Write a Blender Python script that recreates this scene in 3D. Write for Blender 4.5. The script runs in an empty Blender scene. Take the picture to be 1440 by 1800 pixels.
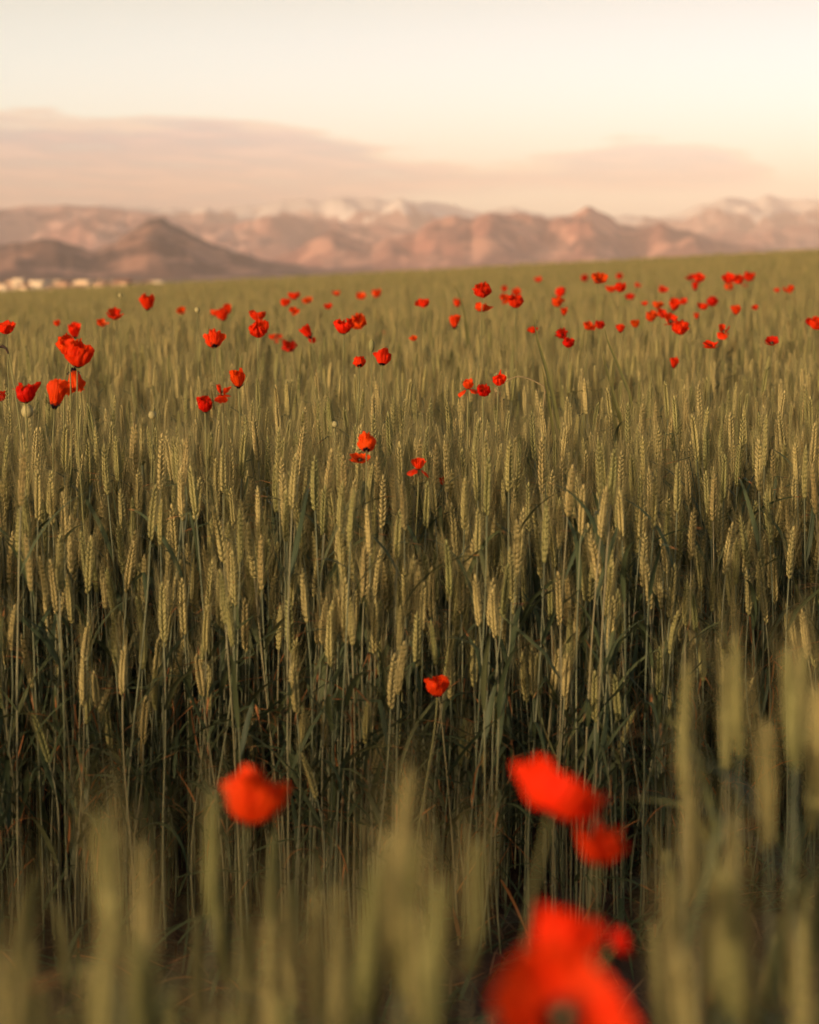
import bpy, math, random
import numpy as np
from mathutils import Vector, Matrix, noise as mnoise

# ------------------------------------------------------------------ camera, sky, sun, exposure
sc = bpy.context.scene
C = sc.collection
R = math.radians
F = 4250.0                    # focal length in pixels of the 1440 x 1800 photograph (85 mm lens)
CAM_H = 1.25
HORIZON = 470.0               # photograph row of the true horizon
PITCH = math.atan((900.0 - HORIZON) / F)
cam_d = bpy.data.cameras.new('camera'); cam = bpy.data.objects.new('camera', cam_d); C.objects.link(cam)
cam.location = (0, 0, CAM_H); cam.rotation_euler = (math.pi / 2 - PITCH, 0, 0)
cam_d.sensor_fit = 'VERTICAL'; cam_d.sensor_height = 36.0; cam_d.sensor_width = 28.8; cam_d.lens = 85.0
cam_d.clip_start = 0.05; cam_d.clip_end = 60000
cam_d.dof.use_dof = True; cam_d.dof.focus_distance = 5.6; cam_d.dof.aperture_fstop = 4.9
sc.camera = cam

SUN_EL, SUN_VEC = R(7.0), Vector((-0.66, -0.75))
sun_az = math.atan2(SUN_VEC.x, SUN_VEC.y)
to_sun = Vector((math.sin(sun_az) * math.cos(SUN_EL), math.cos(sun_az) * math.cos(SUN_EL), math.sin(SUN_EL)))
sun_d = bpy.data.lights.new('sun', 'SUN'); sun = bpy.data.objects.new('sun', sun_d); C.objects.link(sun)
sun_d.energy = 3.8; sun_d.angle = R(1.5); sun_d.color = (1.0, 0.73, 0.47)
sun.rotation_euler = to_sun.to_track_quat('Z', 'Y').to_euler(); sun.location = (-8, -8, 6)

world = bpy.data.worlds.new('World'); sc.world = world; world.use_nodes = True
wt = world.node_tree; wt.nodes.clear()
def wn(kind, **kw):
    n = wt.nodes.new(kind)
    for k, v in kw.items(): setattr(n, k, v)
    return n
def wmath(op, a, b=None, c=None, clamp=False):
    n = wn('ShaderNodeMath', operation=op, use_clamp=clamp)
    for i, v in enumerate((a, b, c)):
        if v is None: continue
        if isinstance(v, (int, float)): n.inputs[i].default_value = v
        else: wt.links.new(v, n.inputs[i])
    return n.outputs[0]
def wstep(x, lo, hi):
    n = wn('ShaderNodeMapRange', interpolation_type='SMOOTHSTEP')
    wt.links.new(x, n.inputs[0]); n.inputs[1].default_value = lo; n.inputs[2].default_value = hi
    return n.outputs[0]
TINT_LOW, TINT_MID, TINT_HIGH = (2.90, 3.50, 5.6), (2.12, 1.84, 1.93), (1.46, 1.20, 0.90)     # evening white balance near the horizon and overhead
sky = wn('ShaderNodeTexSky', sky_type='NISHITA', sun_disc=False)
sky.sun_elevation = SUN_EL; sky.sun_rotation = sun_az; sky.altitude = 600
sky.air_density = 1.0; sky.dust_density = 2.5; sky.ozone_density = 1.0
tint = wn('ShaderNodeMix', data_type='RGBA', blend_type='MULTIPLY'); tint.inputs[0].default_value = 1.0
wt.links.new(sky.outputs[0], tint.inputs[6])
tc = wn('ShaderNodeTexCoord'); sep = wn('ShaderNodeSeparateXYZ'); wt.links.new(tc.outputs['Generated'], sep.inputs[0])
az = wmath('ARCTAN2', sep.outputs[0], sep.outputs[1]); el = wmath('ARCSINE', sep.outputs[2])
tmix = wn('ShaderNodeMix', data_type='RGBA'); wt.links.new(wstep(el, 0.10, 0.40), tmix.inputs[0])
lmix = wn('ShaderNodeMix', data_type='RGBA'); wt.links.new(wmath('MULTIPLY', el, 9.0, clamp=True), lmix.inputs[0])
lmix.inputs[6].default_value = (*TINT_LOW, 1); lmix.inputs[7].default_value = (*TINT_MID, 1); wt.links.new(lmix.outputs[2], tmix.inputs[6]); tmix.inputs[7].default_value = (*TINT_HIGH, 1); wt.links.new(tmix.outputs[2], tint.inputs[7])
# a bank of evening cloud over the mountains: its upper and lower edge as heights over the compass direction
comb = wn('ShaderNodeCombineXYZ')
wt.links.new(wmath('MULTIPLY', az, 9.0), comb.inputs[0]); wt.links.new(wmath('MULTIPLY', el, 60.0), comb.inputs[1])
even = wn('ShaderNodeMix', data_type='RGBA'); wt.links.new(wmath('MULTIPLY_ADD', az, 2.6, 0.5, clamp=True), even.inputs[0])
even.inputs[6].default_value = (1.03, 1.0, 0.96, 1); even.inputs[7].default_value = (0.94, 0.915, 0.96, 1)
tint2 = wn('ShaderNodeMix', data_type='RGBA', blend_type='MULTIPLY'); tint2.inputs[0].default_value = 1.0
wt.links.new(tint.outputs[2], tint2.inputs[6]); wt.links.new(even.outputs[2], tint2.inputs[7])
nz = wn('ShaderNodeTexNoise'); nz.inputs['Scale'].default_value = 1.6; nz.inputs['Detail'].default_value = 5.0; nz.inputs['Roughness'].default_value = 0.55
wt.links.new(comb.outputs[0], nz.inputs['Vector'])
nzc = wmath('SUBTRACT', nz.outputs[0], 0.5)
comb2 = wn('ShaderNodeCombineXYZ')
wt.links.new(wmath('MULTIPLY', az, 26.0), comb2.inputs[0]); wt.links.new(wmath('MULTIPLY_ADD', el, 230.0, wmath('MULTIPLY', az, 14.0)), comb2.inputs[1])
nz2 = wn('ShaderNodeTexNoise'); nz2.inputs['Scale'].default_value = 1.0; nz2.inputs['Detail'].default_value = 4.0
wt.links.new(comb2.outputs[0], nz2.inputs['Vector'])
def edge(points):
    u = wmath('MULTIPLY_ADD', az, 1 / 0.8, 0.5, clamp=True)
    n = wn('ShaderNodeFloatCurve'); cv = n.mapping.curves[0]
    pts = [(((px - 720) / F) / 0.8 + 0.5, (HORIZON - py) / 400.0) for px, py in points]
    pts = [(0.0, pts[0][1])] + pts + [(1.0, pts[-1][1])]
    cv.points[0].location = pts[0]; cv.points[1].location = pts[-1]
    for p in pts[1:-1]: cv.points.new(*p)
    n.mapping.update(); wt.links.new(u, n.inputs['Value'])
    return wmath('MULTIPLY', n.outputs[0], 400.0 / F)
top_l = edge([(-300, 225), (0, 208), (330, 210), (520, 222), (620, 245), (740, 276), (850, 285), (950, 275), (1050, 254), (1120, 242), (1200, 246), (1290, 272), (1350, 292), (1400, 325), (1460, 345), (1700, 350)])
bot_l = edge([(-300, 480), (0, 480), (560, 480), (640, 380), (720, 352), (900, 340), (1100, 340), (1300, 334), (1440, 318), (1700, 316)])
above = wmath('ADD', wmath('SUBTRACT', top_l, el), wmath('MULTIPLY', nzc, 0.026))
below = wmath('ADD', wmath('SUBTRACT', el, bot_l), wmath('MULTIPLY', nzc, 0.006))
body = wmath('MULTIPLY', wstep(above, -0.0012, 0.0022), wstep(below, -0.003, 0.006))
dens = wmath('MULTIPLY', body, wmath('MULTIPLY_ADD', nz2.outputs[0], 1.5, 0.18, clamp=True))
thick = wmath('MULTIPLY_ADD', wstep(az, 0.10, -0.12), 0.38, 0.62)       # the bank thins out towards the east
dens = wmath('MULTIPLY', dens, thick, clamp=True)
cl = wn('ShaderNodeMix', data_type='RGBA', blend_type='MULTIPLY')
wt.links.new(dens, cl.inputs[0]); wt.links.new(tint2.outputs[2], cl.inputs[6])
cmix = wn('ShaderNodeMix', data_type='RGBA'); wt.links.new(wstep(nz2.outputs[0], 0.36, 0.64), cmix.inputs[0])     # grey mauve bellies, peach lit streaks
cmix.inputs[6].default_value = (0.46, 0.40, 0.52, 1); cmix.inputs[7].default_value = (0.80, 0.62, 0.66, 1); 
rim = wn('ShaderNodeMix', data_type='RGBA'); wt.links.new(wstep(above, 0.008, 0.000), rim.inputs[0])                    # the upper rim still catches the sun
wt.links.new(cmix.outputs[2], rim.inputs[6]); rim.inputs[7].default_value = (0.95, 0.77, 0.70, 1); wt.links.new(rim.outputs[2], cl.inputs[7])
bg = wn('ShaderNodeBackground'); bg.inputs['Strength'].default_value = 0.15
wt.links.new(cl.outputs[2], bg.inputs['Color'])
wo = wn('ShaderNodeOutputWorld'); wt.links.new(bg.outputs[0], wo.inputs['Surface'])

vs = sc.view_settings
vs.view_transform = 'Standard'; vs.look = 'None'; vs.exposure = 0.0; vs.gamma = 1.0; vs.use_curve_mapping = False
cy = sc.cycles
cy.use_denoising = True; cy.max_bounces = 6; cy.diffuse_bounces = 3; cy.glossy_bounces = 2
cy.transmission_bounces = 4; cy.transparent_max_bounces = 8; cy.volume_bounces = 0
cy.sample_clamp_indirect = 6.0

# ------------------------------------------------------------------ helpers
rng = random.Random(7)
nrng = np.random.default_rng(11)
cp, sp = math.cos(PITCH), math.sin(PITCH)
def at(px, py, Y):
    """the point at distance Y in front of the camera that the photograph shows at pixel px, py"""
    cx, cyy = (px - 720) / F, -(py - 900) / F
    d = Vector((cx, cyy * sp + cp, cyy * cp - sp))
    return Vector((0, 0, CAM_H)) + d * (Y / d.y)
def project(x, y, z):
    dz = z - CAM_H
    depth = y * cp - dz * sp; upc = y * sp + dz * cp
    return 720 + F * x / depth, 900 - F * upc / depth
def sstep(x, a, b):
    t = min(1.0, max(0.0, (x - a) / (b - a))); return t * t * (3 - 2 * t)
def gz(x, y):
    """height of the field: level near the camera, rising to a long ridge that climbs to the east, then falling to the plain"""
    u = min(1.0, max(0.0, (y - 5) / 50.0)); t = 1 - (1 - u) ** 2
    z = (0.25 + 0.052 * max(-14.0, min(14.0, x))) * t
    s = sstep(y, 56, 210)
    return z * (1 - s) - 9.0 * s
def tag(o, label=None, cat=None, group=None, kind=None):
    if label: o['label'] = label
    if cat: o['category'] = cat
    if group: o['group'] = group
    if kind: o['kind'] = kind
    return o
def empty(name, loc=(0, 0, 0), rz=0.0):
    o = bpy.data.objects.new(name, None); C.objects.link(o)
    o.location = loc; o.rotation_euler = (0, 0, rz); o.empty_display_size = 0.05
    return o
def link(name, me, parent=None):
    o = bpy.data.objects.new(name, me); C.objects.link(o)
    if parent: o.parent = parent
    return o

class MB:
    """collects shapes into one mesh"""
    def __init__(s): s.v, s.f, s.m, s.uv = [], [], [], []
    def add(s, vs_, fs_, mat=0, uvs=None):
        b = len(s.v); s.v += [tuple(p) for p in vs_]
        s.f += [tuple(i + b for i in f) for f in fs_]; s.m += [mat] * len(fs_)
        s.uv += list(uvs) if uvs is not None else [(0.0, 0.0)] * len(vs_)
    def tube(s, path, radii, sides=5, mat=0, cap=True):
        vs_, fs_, uvs = [], [], []
        n = len(path)
        for i, p in enumerate(path):
            t = (path[min(i + 1, n - 1)] - path[max(i - 1, 0)])
            t = t.normalized() if t.length > 1e-9 else Vector((0, 0, 1))
            a = t.cross(Vector((0, 1, 0.03))); a = a.normalized() if a.length > 1e-6 else Vector((1, 0, 0))
            b = t.cross(a)
            for k in range(sides):
                w = 2 * math.pi * k / sides
                vs_.append(p + (a * math.cos(w) + b * math.sin(w)) * radii[i]); uvs.append((k / sides, i / (n - 1)))
        for i in range(n - 1):
            for k in range(sides):
                k2 = (k + 1) % sides
                fs_.append((i * sides + k, i * sides + k2, (i + 1) * sides + k2, (i + 1) * sides + k))
        if cap:
            fs_.append(tuple(range(sides))[::-1]); fs_.append(tuple((n - 1) * sides + k for k in range(sides)))
        s.add(vs_, fs_, mat, uvs)
    def pod(s, base, d, wide, length, wa, wb, sides=6, mat=0, prof=((0, .35), (.22, .9), (.5, 1.0), (.78, .62), (1, .08))):
        n = d.cross(wide).normalized(); w_ = n.cross(d).normalized()
        vs_, fs_ = [], []
        for t, r in prof:
            for k in range(sides):
                a = 2 * math.pi * k / sides
                vs_.append(base + d * (length * t) + w_ * (wa * r * math.cos(a)) + n * (wb * r * math.sin(a)))
        m = len(prof)
        for i in range(m - 1):
            for k in range(sides):
                k2 = (k + 1) % sides
                fs_.append((i * sides + k, i * sides + k2, (i + 1) * sides + k2, (i + 1) * sides + k))
        fs_.append(tuple((m - 1) * sides + k for k in range(sides)))
        s.add(vs_, fs_, mat, [(0.5, t) for t, r in prof for k in range(sides)])
    def ribbon(s, path, side, widths, fold=0.15, mat=0, dry=0.8):
        vs_, fs_, uvs = [], [], []
        n = len(path)
        for i, p in enumerate(path):
            t = (path[min(i + 1, n - 1)] - path[max(i - 1, 0)]).normalized()
            sd = (side[i] if isinstance(side, list) else side); sd = (sd - t * sd.dot(t)).normalized()
            up = sd.cross(t)
            w = widths[i]
            vs_ += [p - sd * w + up * (w * fold), p, p + sd * w + up * (w * fold)]
            uvs += [(dry, i / (n - 1))] * 3
        for i in range(n - 1):
            for k in range(2):
                a = i * 3 + k; fs_.append((a, a + 1, a + 4, a + 3))
        s.add(vs_, fs_, mat, uvs)
    def join(s, o, off=Vector((0, 0, 0)), mat=None):
        b = len(s.v); s.v += [(p[0] + off.x, p[1] + off.y, p[2] + off.z) for p in o.v]
        s.f += [tuple(i + b for i in f) for f in o.f]
        s.m += o.m if mat is None else [mat] * len(o.f); s.uv += o.uv
    def mesh(s, name, mats, smooth=True):
        me = bpy.data.meshes.new(name); me.from_pydata(s.v, [], s.f)
        for m in mats: me.materials.append(m)
        me.polygons.foreach_set('material_index', s.m)
        if smooth: me.polygons.foreach_set('use_smooth', [True] * len(s.f))
        uvl = me.uv_layers.new(name='UVMap')
        li = np.zeros(len(me.loops), dtype=np.int32); me.loops.foreach_get('vertex_index', li)
        uvl.data.foreach_set('uv', np.asarray(s.uv, dtype=np.float32)[li].ravel())
        me.update(); return me

# ------------------------------------------------------------------ materials
def mat(name):
    m = bpy.data.materials.new(name); m.use_nodes = True
    nt = m.node_tree; b = nt.nodes['Principled BSDF']
    b.inputs['Roughness'].default_value = 0.7; b.inputs['Specular IOR Level'].default_value = 0.25
    return m, nt, b
def node(nt, kind, **kw):
    n = nt.nodes.new(kind)
    for k, v in kw.items(): setattr(n, k, v)
    return n
def ramp(nt, src, stops):
    r = node(nt, 'ShaderNodeValToRGB'); nt.links.new(src, r.inputs[0]); e = r.color_ramp.elements
    e[0].position, e[0].color = stops[0][0], (*stops[0][1], 1); e[1].position, e[1].color = stops[-1][0], (*stops[-1][1], 1)
    for p, c in stops[1:-1]:
        x = e.new(p); x.color = (*c, 1)
    return r.outputs[0]
def noise_tex(nt, scale, detail=3.0, coord='Object', vec=None):
    n = node(nt, 'ShaderNodeTexNoise'); n.inputs['Scale'].default_value = scale; n.inputs['Detail'].default_value = detail
    if vec is None:
        t = node(nt, 'ShaderNodeTexCoord'); vec = t.outputs[coord]
    nt.links.new(vec, n.inputs['Vector']); return n.outputs[0]
def mixc(nt, fac, a, b, blend='MIX'):
    n = node(nt, 'ShaderNodeMix', data_type='RGBA', blend_type=blend)
    if isinstance(fac, (int, float)): n.inputs[0].default_value = fac
    else: nt.links.new(fac, n.inputs[0])
    for i, v in ((6, a), (7, b)):
        if isinstance(v, tuple): n.inputs[i].default_value = (*v, 1)
        else: nt.links.new(v, n.inputs[i])
    return n.outputs[2]
def fmath(nt, op, a, b=None, clamp=False):
    n = node(nt, 'ShaderNodeMath', operation=op, use_clamp=clamp)
    for i, v in enumerate((a, b)):
        if v is None: continue
        if isinstance(v, (int, float)): n.inputs[i].default_value = v
        else: nt.links.new(v, n.inputs[i])
    return n.outputs[0]
def leafy(nt, b, col, amount):
    """lets light through thin blades, petals and awns"""
    tr = node(nt, 'ShaderNodeBsdfTranslucent'); nt.links.new(col, tr.inputs['Color'])
    mx = node(nt, 'ShaderNodeMixShader'); mx.inputs[0].default_value = amount
    nt.links.new(b.outputs[0], mx.inputs[1]); nt.links.new(tr.outputs[0], mx.inputs[2])
    nt.links.new(mx.outputs[0], nt.nodes['Material Output'].inputs['Surface'])

def make_ear_mat():
    m, nt, b = mat('wheat_ear'); oi = node(nt, 'ShaderNodeObjectInfo')
    c = ramp(nt, oi.outputs['Random'], [(0.0, (0.19, 0.195, 0.066)), (0.35, (0.32, 0.285, 0.105)), (0.75, (0.47, 0.380, 0.155)), (1.0, (0.33, 0.250, 0.098))])
    n = noise_tex(nt, 260.0, 2.0)
    c2 = mixc(nt, fmath(nt, 'MULTIPLY', n, 0.5), c, (0.19, 0.175, 0.055))
    uv = node(nt, 'ShaderNodeUVMap'); uv.uv_map = 'UVMap'           # each husk is green at its foot and straw coloured at its tip
    s = node(nt, 'ShaderNodeSeparateXYZ'); nt.links.new(uv.outputs[0], s.inputs[0])
    c2 = mixc(nt, fmath(nt, 'SUBTRACT', 0.85, fmath(nt, 'MULTIPLY', s.outputs[1], 1.5), clamp=True), c2, (0.12, 0.125, 0.040))
    c2 = mixc(nt, 1.0, c2, oi.outputs['Color'], 'MULTIPLY')            # object colour darkens near strip ears: shade put into their base colour
    nt.links.new(c2, b.inputs['Base Color']); b.inputs['Roughness'].default_value = 0.55
    return m
M_EAR = make_ear_mat()
def make_awn_mat():
    m, nt, b = mat('wheat_awn'); b.inputs['Base Color'].default_value = (0.27, 0.235, 0.095, 1); b.inputs['Roughness'].default_value = 0.5
    return m
M_AWN = make_awn_mat()
def make_stem_mat():
    m, nt, b = mat('wheat_stem'); oi = node(nt, 'ShaderNodeObjectInfo')
    c = ramp(nt, oi.outputs['Random'], [(0.0, (0.12, 0.14, 0.075)), (0.6, (0.175, 0.18, 0.095)), (1.0, (0.23, 0.20, 0.10))])
    nt.links.new(c, b.inputs['Base Color']); b.inputs['Roughness'].default_value = 0.5
    return m
M_STEM = make_stem_mat()
def make_node_mat():
    m, nt, b = mat('stem_knot'); b.inputs['Base Color'].default_value = (0.20, 0.19, 0.11, 1); return m
M_KNOT = make_node_mat()
def make_leaf_mat():
    m, nt, b = mat('wheat_leaf'); oi = node(nt, 'ShaderNodeObjectInfo')
    g = ramp(nt, oi.outputs['Random'], [(0.0, (0.052, 0.072, 0.034)), (0.6, (0.080, 0.102, 0.045)), (1.0, (0.11, 0.118, 0.050))])
    uv = node(nt, 'ShaderNodeUVMap'); uv.uv_map = 'UVMap'
    s = node(nt, 'ShaderNodeSeparateXYZ'); nt.links.new(uv.outputs[0], s.inputs[0])
    n = noise_tex(nt, 60.0, 2.0)
    t = fmath(nt, 'ADD', fmath(nt, 'SUBTRACT', s.outputs[1], s.outputs[0]), fmath(nt, 'MULTIPLY', fmath(nt, 'SUBTRACT', n, 0.5), 0.25))
    f = fmath(nt, 'MULTIPLY', t, 12.0, clamp=True)
    c = mixc(nt, f, g, (0.40, 0.165, 0.055))
    nt.links.new(c, b.inputs['Base Color']); b.inputs['Roughness'].default_value = 0.5
    leafy(nt, b, c, 0.2)
    return m
M_LEAF = make_leaf_mat()
def make_petal_mat():
    m, nt, b = mat('poppy_petal'); oi = node(nt, 'ShaderNodeObjectInfo')
    uv = node(nt, 'ShaderNodeUVMap'); uv.uv_map = 'UVMap'
    s = node(nt, 'ShaderNodeSeparateXYZ'); nt.links.new(uv.outputs[0], s.inputs[0])
    mp = node(nt, 'ShaderNodeMapping'); mp.inputs['Scale'].default_value = (26, 2.5, 1); nt.links.new(uv.outputs[0], mp.inputs[0])
    v = noise_tex(nt, 1.0, 4.0, vec=mp.outputs[0])
    c = mixc(nt, fmath(nt, 'MULTIPLY', v, 0.35), oi.outputs['Color'], (0.42, 0.006, 0.004))
    n = noise_tex(nt, 60.0, 2.0)
    blot = fmath(nt, 'MULTIPLY', fmath(nt, 'SUBTRACT', fmath(nt, 'ADD', 0.16, fmath(nt, 'MULTIPLY', n, 0.08)), s.outputs[1]), 25.0, clamp=True)
    c2 = mixc(nt, blot, c, (0.012, 0.006, 0.010))
    nt.links.new(c2, b.inputs['Base Color']); b.inputs['Roughness'].default_value = 0.55
    b.inputs['Specular IOR Level'].default_value = 0.08
    bp = node(nt, 'ShaderNodeBump'); bp.inputs['Strength'].default_value = 0.35; bp.inputs['Distance'].default_value = 0.002
    nt.links.new(v, bp.inputs['Height']); nt.links.new(bp.outputs[0], b.inputs['Normal'])
    tr = mixc(nt, 0.5, c2, (1.0, 0.11, 0.008)); tr = mixc(nt, blot, tr, (0.012, 0.006, 0.010))
    leafy(nt, b, tr, 0.50)
    return m
M_PETAL = make_petal_mat()
def plain(name, col, rough=0.7, var=0.25, scale=30.0):
    m, nt, b = mat(name)
    n = noise_tex(nt, scale, 3.0)
    c = mixc(nt, n, tuple(x * (1 - var) for x in col), tuple(min(1.0, x * (1 + var)) for x in col))
    nt.links.new(c, b.inputs['Base Color']); b.inputs['Roughness'].default_value = rough
    return m
M_PSTEM = plain('poppy_stem', (0.17, 0.165, 0.06), 0.6)
M_POD = plain('seed_pod', (0.30, 0.27, 0.12), 0.6)
M_STAMEN = plain('stamens', (0.018, 0.010, 0.016), 0.8)
M_DRY = plain('dry_stalk', (0.25, 0.19, 0.09), 0.7)
M_GRASS = plain('wild_grass', (0.16, 0.155, 0.045), 0.5)
M_DEAD = plain('withered_head', (0.045, 0.025, 0.020), 0.8)
M_STRAW = plain('dry_straw', (0.15, 0.085, 0.045), 0.8, 0.4)

# ------------------------------------------------------------------ ground: one sheet from the photographer's feet to the far plain
def make_ground():
    xs = np.concatenate([np.array([-16000, -8000, -3000, -1200, -500, -200, -80, -40, -25]), np.linspace(-15, -3, 13), np.linspace(-2.6, 2.6, 105), np.linspace(3, 15, 13), np.array([25, 40, 80, 200, 500, 1200, 3000, 8000, 16000])])
    ys = np.concatenate([np.array([-3000, -600, -100, -30, -12, -6, -3, -1, 0]), np.linspace(0.5, 6.5, 121), np.linspace(7, 20, 27), np.linspace(22, 70, 33), np.linspace(75, 220, 20), np.array([260, 400, 800, 1600, 3000, 6000, 10000, 16000])])
    v = []
    for y in ys:
        for x in xs:
            z = gz(x, y)
            if -12 < x < 12 and -3 < y < 22:
                z += 0.022 * mnoise.fractal(Vector((x * 5, y * 5, 0)), 0.9, 2.1, 4)
            v.append((x, y, z))
    nx = len(xs)
    f = [(j * nx + i, j * nx + i + 1, (j + 1) * nx + i + 1, (j + 1) * nx + i) for j in range(len(ys) - 1) for i in range(nx - 1)]
    m, nt, b = mat('field_soil')
    n1 = noise_tex(nt, 14.0, 6.0); n2 = noise_tex(nt, 90.0, 4.0)
    c = ramp(nt, n1, [(0.25, (0.055, 0.030, 0.019)), (0.55, (0.105, 0.060, 0.038)), (0.8, (0.16, 0.10, 0.066))])
    c = mixc(nt, fmath(nt, 'MULTIPLY', n2, 0.5), c, (0.075, 0.045, 0.030))
    geo = node(nt, 'ShaderNodeNewGeometry'); s = node(nt, 'ShaderNodeSeparateXYZ'); nt.links.new(geo.outputs['Position'], s.inputs[0])
    far = fmath(nt, 'MULTIPLY', fmath(nt, 'SUBTRACT', s.outputs[1], 60.0), 0.02, clamp=True)      # the plain beyond is grassland
    c = mixc(nt, far, c, (0.16, 0.12, 0.05))
    nt.links.new(c, b.inputs['Base Color']); b.inputs['Roughness'].default_value = 0.95
    bp = node(nt, 'ShaderNodeBump'); bp.inputs['Strength'].default_value = 0.6; bp.inputs['Distance'].default_value = 0.01
    nt.links.new(n2, bp.inputs['Height']); nt.links.new(bp.outputs[0], b.inputs['Normal'])
    me = bpy.data.meshes.new('ground'); me.from_pydata(v, [], f); me.materials.append(m)
    me.polygons.foreach_set('use_smooth', [True] * len(f))
    tag(link('ground', me), kind='structure')
make_ground()

# ------------------------------------------------------------------ mountains: four ranges, each a real terrain at its own distance
def interp(pts, x):
    if x <= pts[0][0]: return pts[0][1]
    for (a, b), (c, d) in zip(pts, pts[1:]):
        if x <= c:
            t = (x - a) / (c - a); return b + (d - b) * (t * t * (3 - 2 * t) * 0.5 + t * 0.5)
    return pts[-1][1]
def hill_mat(name, low, high, rock, snow=None, scale=0.004):
    m, nt, b = mat(name)
    geo = node(nt, 'ShaderNodeNewGeometry')
    mp = node(nt, 'ShaderNodeMapping'); mp.inputs['Scale'].default_value = (1.0, 0.45, 0.8); nt.links.new(geo.outputs['Position'], mp.inputs[0])
    n1 = noise_tex(nt, scale, 7.0, vec=mp.outputs[0]); n2 = noise_tex(nt, scale * 3.0, 6.0, vec=mp.outputs[0])
    c = ramp(nt, n1, [(0.35, low), (0.62, high)])
    c = mixc(nt, fmath(nt, 'MULTIPLY', fmath(nt, 'SUBTRACT', n2, 0.51), 14.0, clamp=True), c, rock)
    if snow:
        z0, z1 = snow
        s = node(nt, 'ShaderNodeSeparateXYZ'); nt.links.new(geo.outputs['Position'], s.inputs[0])
        h = fmath(nt, 'DIVIDE', fmath(nt, 'SUBTRACT', s.outputs[2], z0), z1 - z0)
        h = fmath(nt, 'ADD', h, fmath(nt, 'MULTIPLY', fmath(nt, 'SUBTRACT', n2, 0.5), 2.2))
        h = fmath(nt, 'MULTIPLY', fmath(nt, 'SUBTRACT', h, 0.50), 4.5, clamp=True)
        c = mixc(nt, h, c, (0.90, 0.86, 0.82))
    nt.links.new(c, b.inputs['Base Color']); b.inputs['Roughness'].default_value = 0.95
    return m
def make_range(name, crest, D, depth, m, seed, rough, step=6):
    pxs = list(range(-700, 2141, step)); NV = 44
    base = -12.0
    v, f = [], []
    for j in range(NV + 1):
        t = j / NV * 1.55 - 1.0                     # -1 foot, 0 crest, then the back slope
        for px in pxs:
            X = (px - 720) / F * D; Y = D + t * depth
            jag = 6.0 * rough * mnoise.fractal(Vector((px * 0.02, seed, 0)), 0.8, 2.1, 4)
            hc = at(px, interp(crest, px) + jag, D).z - base
            a = abs(t)
            prof = max(0.0, 1 - a ** 1.15)
            rid = mnoise.ridged_multi_fractal(Vector((X / depth * 3.0 + seed, Y / depth * 1.3, seed)), 0.75, 2.2, 7, 1.0, 2.0)
            rid = (rid - 1.3) * 0.52 * rough
            h = hc * (prof + rid * min(1.0, a * 3.0) * min(1.0, max(0.0, 1 - a) * 3) * 0.9)
            v.append((X * (Y / D), Y, base + max(-2.0, h)))
    n = len(pxs)
    f = [(j * n + i, j * n + i + 1, (j + 1) * n + i + 1, (j + 1) * n + i) for j in range(NV) for i in range(n - 1)]
    me = bpy.data.meshes.new(name); me.from_pydata(v, [], f); me.materials.append(m)
    me.polygons.foreach_set('use_smooth', [True] * len(f))
    return tag(link(name, me), kind='structure')
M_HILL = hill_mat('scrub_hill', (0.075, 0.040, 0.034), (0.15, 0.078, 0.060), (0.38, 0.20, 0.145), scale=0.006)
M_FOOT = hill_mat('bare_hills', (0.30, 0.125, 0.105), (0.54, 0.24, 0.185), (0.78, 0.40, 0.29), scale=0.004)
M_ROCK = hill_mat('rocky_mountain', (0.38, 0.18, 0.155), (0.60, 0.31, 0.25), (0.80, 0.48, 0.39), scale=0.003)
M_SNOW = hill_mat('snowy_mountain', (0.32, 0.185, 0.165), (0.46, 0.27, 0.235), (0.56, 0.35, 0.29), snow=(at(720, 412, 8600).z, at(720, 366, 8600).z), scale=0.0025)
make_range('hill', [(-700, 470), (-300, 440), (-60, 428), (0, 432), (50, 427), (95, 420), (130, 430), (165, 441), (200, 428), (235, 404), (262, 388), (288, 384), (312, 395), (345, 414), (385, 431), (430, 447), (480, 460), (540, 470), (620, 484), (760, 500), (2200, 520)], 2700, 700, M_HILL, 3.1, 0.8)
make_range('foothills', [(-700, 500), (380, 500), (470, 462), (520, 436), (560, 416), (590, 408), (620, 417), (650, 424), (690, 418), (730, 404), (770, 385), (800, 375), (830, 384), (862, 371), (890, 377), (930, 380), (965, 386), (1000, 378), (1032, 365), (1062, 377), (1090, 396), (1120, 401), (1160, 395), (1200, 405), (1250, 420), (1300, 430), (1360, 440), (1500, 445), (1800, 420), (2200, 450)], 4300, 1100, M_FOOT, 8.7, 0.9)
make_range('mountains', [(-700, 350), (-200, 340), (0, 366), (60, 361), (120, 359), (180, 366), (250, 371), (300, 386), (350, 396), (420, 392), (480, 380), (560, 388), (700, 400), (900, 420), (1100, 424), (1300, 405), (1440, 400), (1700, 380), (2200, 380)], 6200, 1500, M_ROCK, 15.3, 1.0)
make_range('snowy_mountains', [(-700, 372), (100, 372), (250, 364), (330, 368), (400, 365), (450, 359), (500, 350), (525, 345), (560, 353), (600, 345), (640, 349), (680, 353), (720, 350), (760, 354), (800, 360), (850, 370), (900, 363), (950, 373), (1000, 378), (1050, 382), (1100, 377), (1150, 380), (1195, 370), (1230, 357), (1280, 349), (1320, 353), (1345, 342), (1380, 350), (1440, 351), (1600, 345), (2200, 370)], 8600, 1700, M_SNOW, 33.1, 0.95)

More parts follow.
